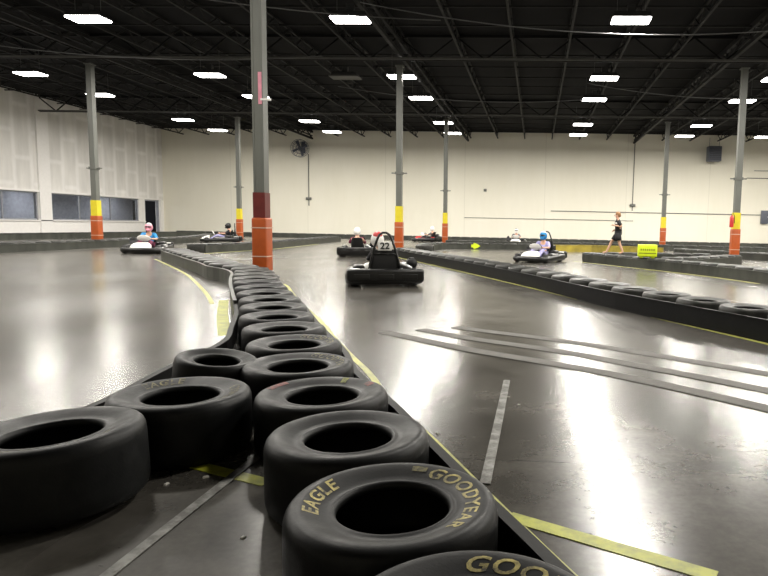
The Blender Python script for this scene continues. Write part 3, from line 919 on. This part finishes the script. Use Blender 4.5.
def driver(k, label, shirt, helmet, helmet2, legs='dark_cloth', lean=0.0):
    """a seated driver holding the wheel of kart k"""
    r = empty('person', k.location, k.rotation_euler.z, label=label, cat='person', group='seated drivers in karts')
    J = {'pelvis': ((0, -.30, .24), .13, .11), 'belly': ((0, -.37, .38), .12, .095), 'chest': ((0, -.41, .55), .15, .10), 'neck': ((lean * .5, -.39, .69), .05, .05),
         'head': ((lean, -.36, .80), .075, .085), 'crown': ((lean, -.355, .90), .065, .075)}
    E_ = [('pelvis', 'belly'), ('belly', 'chest'), ('chest', 'neck'), ('neck', 'head'), ('head', 'crown')]
    for s, q in ((-1, 'l'), (1, 'r')):
        J[q + 'sh'] = ((s * .17, -.40, .61), .055, .055); J[q + 'el'] = ((s * .27, -.20, .46), .04, .04); J[q + 'wr'] = ((s * .145, .03, .47), .026, .026)
        J[q + 'hip'] = ((s * .10, -.24, .23), .08, .08); J[q + 'kn'] = ((s * .17, .14, .38), .055, .055); J[q + 'an'] = ((s * .17, .50, .17), .038, .038); J[q + 'to'] = ((s * .17, .60, .24), .032, .03)
        E_ += [('chest', q + 'sh'), (q + 'sh', q + 'el'), (q + 'el', q + 'wr'), ('pelvis', q + 'hip'), (q + 'hip', q + 'kn'), (q + 'kn', q + 'an'), (q + 'an', q + 'to')]
    b = MB(); add_mesh(b, skin_mesh('body', J, E_, 'pelvis', 'skin'))
    for s in (-1, 1): hand(b, (s * .145, .03, .47), (-s * .25, .75, .1), (0, .3, 1), s, 1.0, .9)
    b.build('body', 'skin', r)
    def sub(keys, grow): return {n: (J[n][0], J[n][1] + grow, J[n][2] + grow) for n in keys}
    tk = ['pelvis', 'belly', 'chest', 'lsh', 'lel', 'rsh', 'rel']
    te = [e for e in E_ if e[0] in tk and e[1] in tk]
    link('shirt', skin_mesh('shirt', sub(tk, .014), te, 'pelvis', shirt), r)
    lk = ['pelvis', 'lhip', 'lkn', 'lan', 'rhip', 'rkn', 'ran']
    link('trousers', skin_mesh('trousers', sub(lk, .012), [e for e in E_ if e[0] in lk and e[1] in lk], 'pelvis', legs), r)
    for s, q in ((-1, 'l'), (1, 'r')):
        MB().ellipsoid((s * .17, .57, .20), (.045, .12, .05), rot=Matrix.Rotation(radians(38), 3, 'X')).build('shoe', 'black', r)
    h = MB().ellipsoid((0, -.355, .85), (.125, .145, .145), 20, 14)
    h.box((0, -.25, .765), (.13, .10, .07), bev=.03)
    ho = h.build('helmet', helmet, r, (lean, 0, 0))
    MB().ellipsoid((0, -.300, .865), (.108, .10, .052), 16, 10).build('visor', 'visor', ho)
    MB().ellipsoid((0, -.375, .925), (.096, .118, .085), 16, 10).build('helmet_top', helmet2, ho)
    return r

k1 = kart(-3.03, 12.05, 19, 'black go-kart with white number plate 22, nearest on the track', number='22')
k1.scale = (1.07, 1.07, 1.0)
driver(k1, 'person in white and red helmet driving kart number 22', 'dark_cloth', 'white', 'red', lean=-.10)
k2 = kart(-6.21, 21.4, 14, 'go-kart ahead and left of the number 22 kart, seen from behind', hoop=False)
driver(k2, 'person in white helmet and maroon top, driving ahead of kart 22', 'maroon', 'white', 'white')
k3 = kart(-13.14, 20.3, 200, 'go-kart with white front panel at the left, before the windows', hoop=False)
driver(k3, 'person with blue sleeve and pink helmet in the left kart', 'blue', 'pink', 'white', 'maroon')
k4 = kart(-16.12, 31.0, 118, 'go-kart farthest away at the left, seen from the side', accent='white')
driver(k4, 'person in black driving the farthest left kart', 'dark_cloth', 'black', 'black', 'lilac')
k5 = kart(0.12, 20.6, 158, 'go-kart coming towards the camera behind the right hand tyre line')
driver(k5, 'person with white and blue helmet in the oncoming kart at right', 'lilac', 'blue', 'white', 'lilac')
k6 = kart(-7.06, 40.2, 70, 'distant go-kart with red and white bodywork before the back wall between the middle columns', accent='red', hoop=False)
driver(k6, 'person in white helmet in the distant red and white kart', 'grey_cloth', 'white', 'white')
k7 = kart(-1.22, 38.4, 180, 'distant go-kart before the back wall, behind the oncoming kart', hoop=False)
driver(k7, 'person in pale helmet in the distant kart behind the oncoming kart', 'grey_cloth', 'white', 'fan_grey')

def standing_person(x, y, z, rz, label):
    """a youth stepping along; local -X is forward"""
    r = empty('person', (x, y, z), rz, label=label, cat='person')
    J = {'pelvis': ((0.02, 0, .72), .12, .12), 'belly': ((.02, 0, .84), .11, .11), 'chest': ((0, 0, 1.0), .14, .13), 'neck': ((-.01, 0, 1.15), .04, .04),
         'head': ((-.025, 0, 1.24), .068, .075), 'crown': ((-.025, 0, 1.34), .065, .07)}
    E_ = [('pelvis', 'belly'), ('belly', 'chest'), ('chest', 'neck'), ('neck', 'head'), ('head', 'crown')]
    pts = {'lsh': (0, .14, 1.08), 'lel': (.08, .19, .88), 'lwr': (-.10, .17, .80),
           'rsh': (.01, -.14, 1.08), 'rel': (.15, -.19, .90), 'rwr': (-.10, -.20, .95),
           'lhip': (.02, .07, .66), 'lkn': (-.19, .09, .42), 'lan': (-.34, .09, .08), 'lto': (-.47, .09, .035),
           'rhip': (.02, -.07, .66), 'rkn': (.07, -.08, .38), 'ran': (.20, -.08, .09), 'rto': (.07, -.08, .035)}
    rad = {'sh': .045, 'el': .034, 'wr': .023, 'hip': .075, 'kn': .048, 'an': .032, 'to': .026}
    for n, p in pts.items(): J[n] = (p, rad[n[1:]], rad[n[1:]])
    for q in 'lr': E_ += [('chest', q + 'sh'), (q + 'sh', q + 'el'), (q + 'el', q + 'wr'), ('pelvis', q + 'hip'), (q + 'hip', q + 'kn'), (q + 'kn', q + 'an'), (q + 'an', q + 'to')]
    b = MB(); add_mesh(b, skin_mesh('body', J, E_, 'pelvis', 'skin'))
    hand(b, (-.10, -.20, .95), (-.97, 0, .2), (0, -.2, 1), 1, .9); hand(b, (-.10, .17, .80), (-.9, 0, -.4), (0, .2, 1), -1, .9)
    b.ellipsoid((-.115, 0, 1.265), (.02, .012, .018), 8, 6)
    for s in (-1, 1): b.ellipsoid((-.015, s * .078, 1.27), (.018, .01, .026), 8, 6)
    b.build('body', 'skin', r)
    for s in (-1, 1): MB().ellipsoid((-.098, s * .028, 1.29), (.008, .011, .006), 8, 6).build('eye', 'visor', r)
    MB().ellipsoid((-.10, 0, 1.225), (.006, .022, .005), 8, 6).build('mouth', 'maroon', r)
    MB().ellipsoid((-.008, 0, 1.325), (.088, .086, .072), 14, 10).ellipsoid((.028, 0, 1.28), (.062, .078, .075), 14, 10).build('hair', 'hair', r)
    def sheath(rows, n=14):
        m = MB()
        rings = [[(c[0] + rx * cos(2 * pi * k / n), c[1] + ry * sin(2 * pi * k / n), c[2]) for k in range(n)] for c, rx, ry in rows]
        return m.loft(rings, caps=True)
    t = sheath([((.02, 0, .76), .118, .150), ((.02, 0, .86), .108, .140), ((.0, 0, 1.0), .112, .158), ((0, 0, 1.07), .098, .165), ((0, 0, 1.12), .07, .12), ((-.01, 0, 1.155), .045, .055)])
    t.tube([(0, .13, 1.085), (.035, .175, .99), (.05, .185, .94)], [.06, .062, .064], 10)
    t.tube([(0, -.13, 1.085), (.07, -.175, .99), (.105, -.182, .95)], [.06, .062, .064], 10)
    sh = t.build('shirt', 'dark_cloth', r)
    MB().box((-.03, -.166, 1.02), (.10, .012, .05), bev=.004).build('chest_print', 'white', sh)
    q = sheath([((.02, 0, .64), .115, .150), ((.02, 0, .70), .122, .155), ((.02, 0, .80), .112, .142)])
    q.tube([(.02, .075, .70), (-.07, .085, .56), (-.125, .088, .47)], [.095, .098, .10], 12)
    q.tube([(.02, -.075, .70), (.035, -.08, .56), (.05, -.082, .46)], [.095, .098, .10], 12)
    q.build('shorts', 'dark_cloth', r)
    return r
standing_person(2.66, 20.5, 0.302, radians(-12), 'person in black t-shirt and black shorts standing on the tyre line')

# ------------------------------------------------------------------ signs, fan, wall items
def neon_box(x, y, z, w, h, rz, label):
    r = empty('marker_box', (x, y, z), rz, label=label, cat='marker box')
    MB().box((0, 0, h / 2 + .03), (w, .26, h), bev=.03).build('shell', 'neon', r)
    for s in (-1, 1): MB().box((s * w * .3, 0, .02), (.1, .2, .05), bev=.01).build('foot', 'neon', r)
    p = MB()
    for q in range(7): p.box(((q - 3) * w * .11, -.131, h * .58 + .03), (w * .05, .006, h * .14))
    p.box((0, -.131, h * .30 + .03), (w * .9, .006, .018))
    p.build('dark_marks', 'ink', r)
neon_box(3.33, 18.75, 0.30, 0.56, 0.36, radians(-6), 'neon yellow box with dark marks standing on the tyres right of the person')
ar = MB(); o2 = [(-.30, 0, -.03), (-.20, 0, -.07), (-.05, 0, -.07), (-.02, 0, -.15), (.14, 0, -.10), (.30, 0, 0), (.14, 0, .10), (-.02, 0, .15), (-.05, 0, .07), (-.20, 0, .07), (-.30, 0, .03)]
ar.loft([[(a, -.012, c) for a, _, c in o2], [(a, .012, c) for a, _, c in o2]], caps=True, smooth=False)
arr = ar.build('arrow_sign', 'neon', None, (-2.95, 29.78, 0.16)); tag(arr, 'neon yellow arrow sign pointing right on the middle barrier', 'sign')
for x, y, lb in ((1.95, 37.0, 'small neon yellow pad on the floor before the back wall, behind the person'), (-19.0, 37.0, 'small pale green pad on the floor near the left back corner')):
    tag(MB().box((0, 0, .09), (.9, .35, .18), bev=.05).build('foam_pad', 'neon', None, (x, y, 0)), lb, 'foam pad')

fan = empty('wall_fan', (-18.3, BY - 0.75, 6.75), label='big round grey fan high on the back wall at the left', cat='fan')
cg = MB()
T = Matrix.Rotation(pi / 2, 4, 'X') @ Matrix.Rotation(radians(0), 4, 'Y')
for zz, rr in ((-.16, .66), (.16, .66), (-.22, .42), (.22, .42), (-.24, .18), (.24, .18)):
    cg.tube([T @ Vector((rr * cos(a), rr * sin(a), zz)) for a in [2 * pi * q / 28 for q in range(28)]], .014, 6, closed=True)
for q in range(20):
    a = 2 * pi * q / 20
    cg.tube([T @ Vector((rr * cos(a), rr * sin(a), zz)) for rr, zz in ((.05, -.24), (.42, -.22), (.66, -.16), (.66, .16), (.42, .22), (.05, .24))], .007, 5)
cg.build('cage', 'fan_grey', fan)
for q in range(4):
    a = q * pi / 2 + .4; bl = MB()
    rings = []
    for rr, w, tw in ((.08, .10, .7), (.3, .2, .5), (.55, .26, .35), (.62, .16, .3)):
        rings.append([T @ (Matrix.Rotation(a, 4, 'Z') @ Vector((rr, s * w / 2 * cos(tw), s * w / 2 * sin(tw) + o))) for s, o in ((-1, -.006), (1, -.006), (1, .006), (-1, .006))])
    bl.loft(rings, caps=True); bl.build('blade', 'fan_grey', fan)
mo = MB().cyl((0, -.05, 0), (0, .28, 0), .12, 20); mo.build('motor', 'fan_grey', fan)
br = MB().bar((0, .25, 0), (0, .72, -.1), .08); br.bar((0, .25, 0), (0, .72, .5), .06); br.box((0, .72, .15), (.3, .05, .9)); br.build('bracket', 'fan_grey', fan)
bx = MB().box((0, 0, 0), (.42, .14, .2), bev=.02); tag(bx.build('junction_box', 'post', None, (-17.9, BY - .08, 2.95)), 'small grey box low on the wall under the fan', 'electrical box')
bx = MB().box((0, 0, 0), (.42, .14, .2), bev=.02); tag(bx.build('junction_box', 'post', None, (7.3, BY - .08, 2.9)), 'small grey box at the end of the wall conduit above the person', 'electrical box')
bx = MB().box((0, 0, 0), (.22, .12, .2), bev=.02); tag(bx.build('junction_box', 'post', None, (-4.0, BY - .07, 3.85)), 'small grey box alone on the back wall right of the middle columns', 'electrical box')
ht = empty('unit_heater', (13.0, BY - .8, 6.2), label='dark square heater hung near the back wall left of the right column', cat='heater')
MB().box((0, 0, .55), (.95, .7, 1.1), bev=.04).build('cabinet', 'fan_grey', ht)
lv = MB()
for q in range(7): lv.box((0, -.37, .15 + q * .13), (.8, .05, .03), Matrix.Rotation(.6, 3, 'X'))
lv.build('louvre', 'dark_steel', ht)
MB().cyl((-.35, 0, 1.1), (-.35, 0, 1.75), .015, 6).cyl((.35, 0, 1.1), (.35, 0, 1.75), .015, 6).build('hanger', 'cable', ht)
pn = empty('wall_panel', (17.2, BY - .1, 1.7), label='grey electrical panel on the back wall at the right edge', cat='electrical panel')
MB().box((0, 0, .5), (.55, .18, 1.0), bev=.02).build('cabinet', 'fan_grey', pn); MB().box((.2, -.1, .5), (.04, .03, .12)).build('handle', 'steel', pn)
bn = MB().lathe([(.001, .01), (.27, .01), (.32, .9), (.34, .92), (.34, .98), (.30, .99), (.29, .93), (.24, .05), (.001, .04)], 20)
tag(bn.build('waste_bin', 'fan_grey', None, (17.4, 44.9 + 1.5, 0.0)), 'dark grey bin before the back wall at the right edge', 'bin')
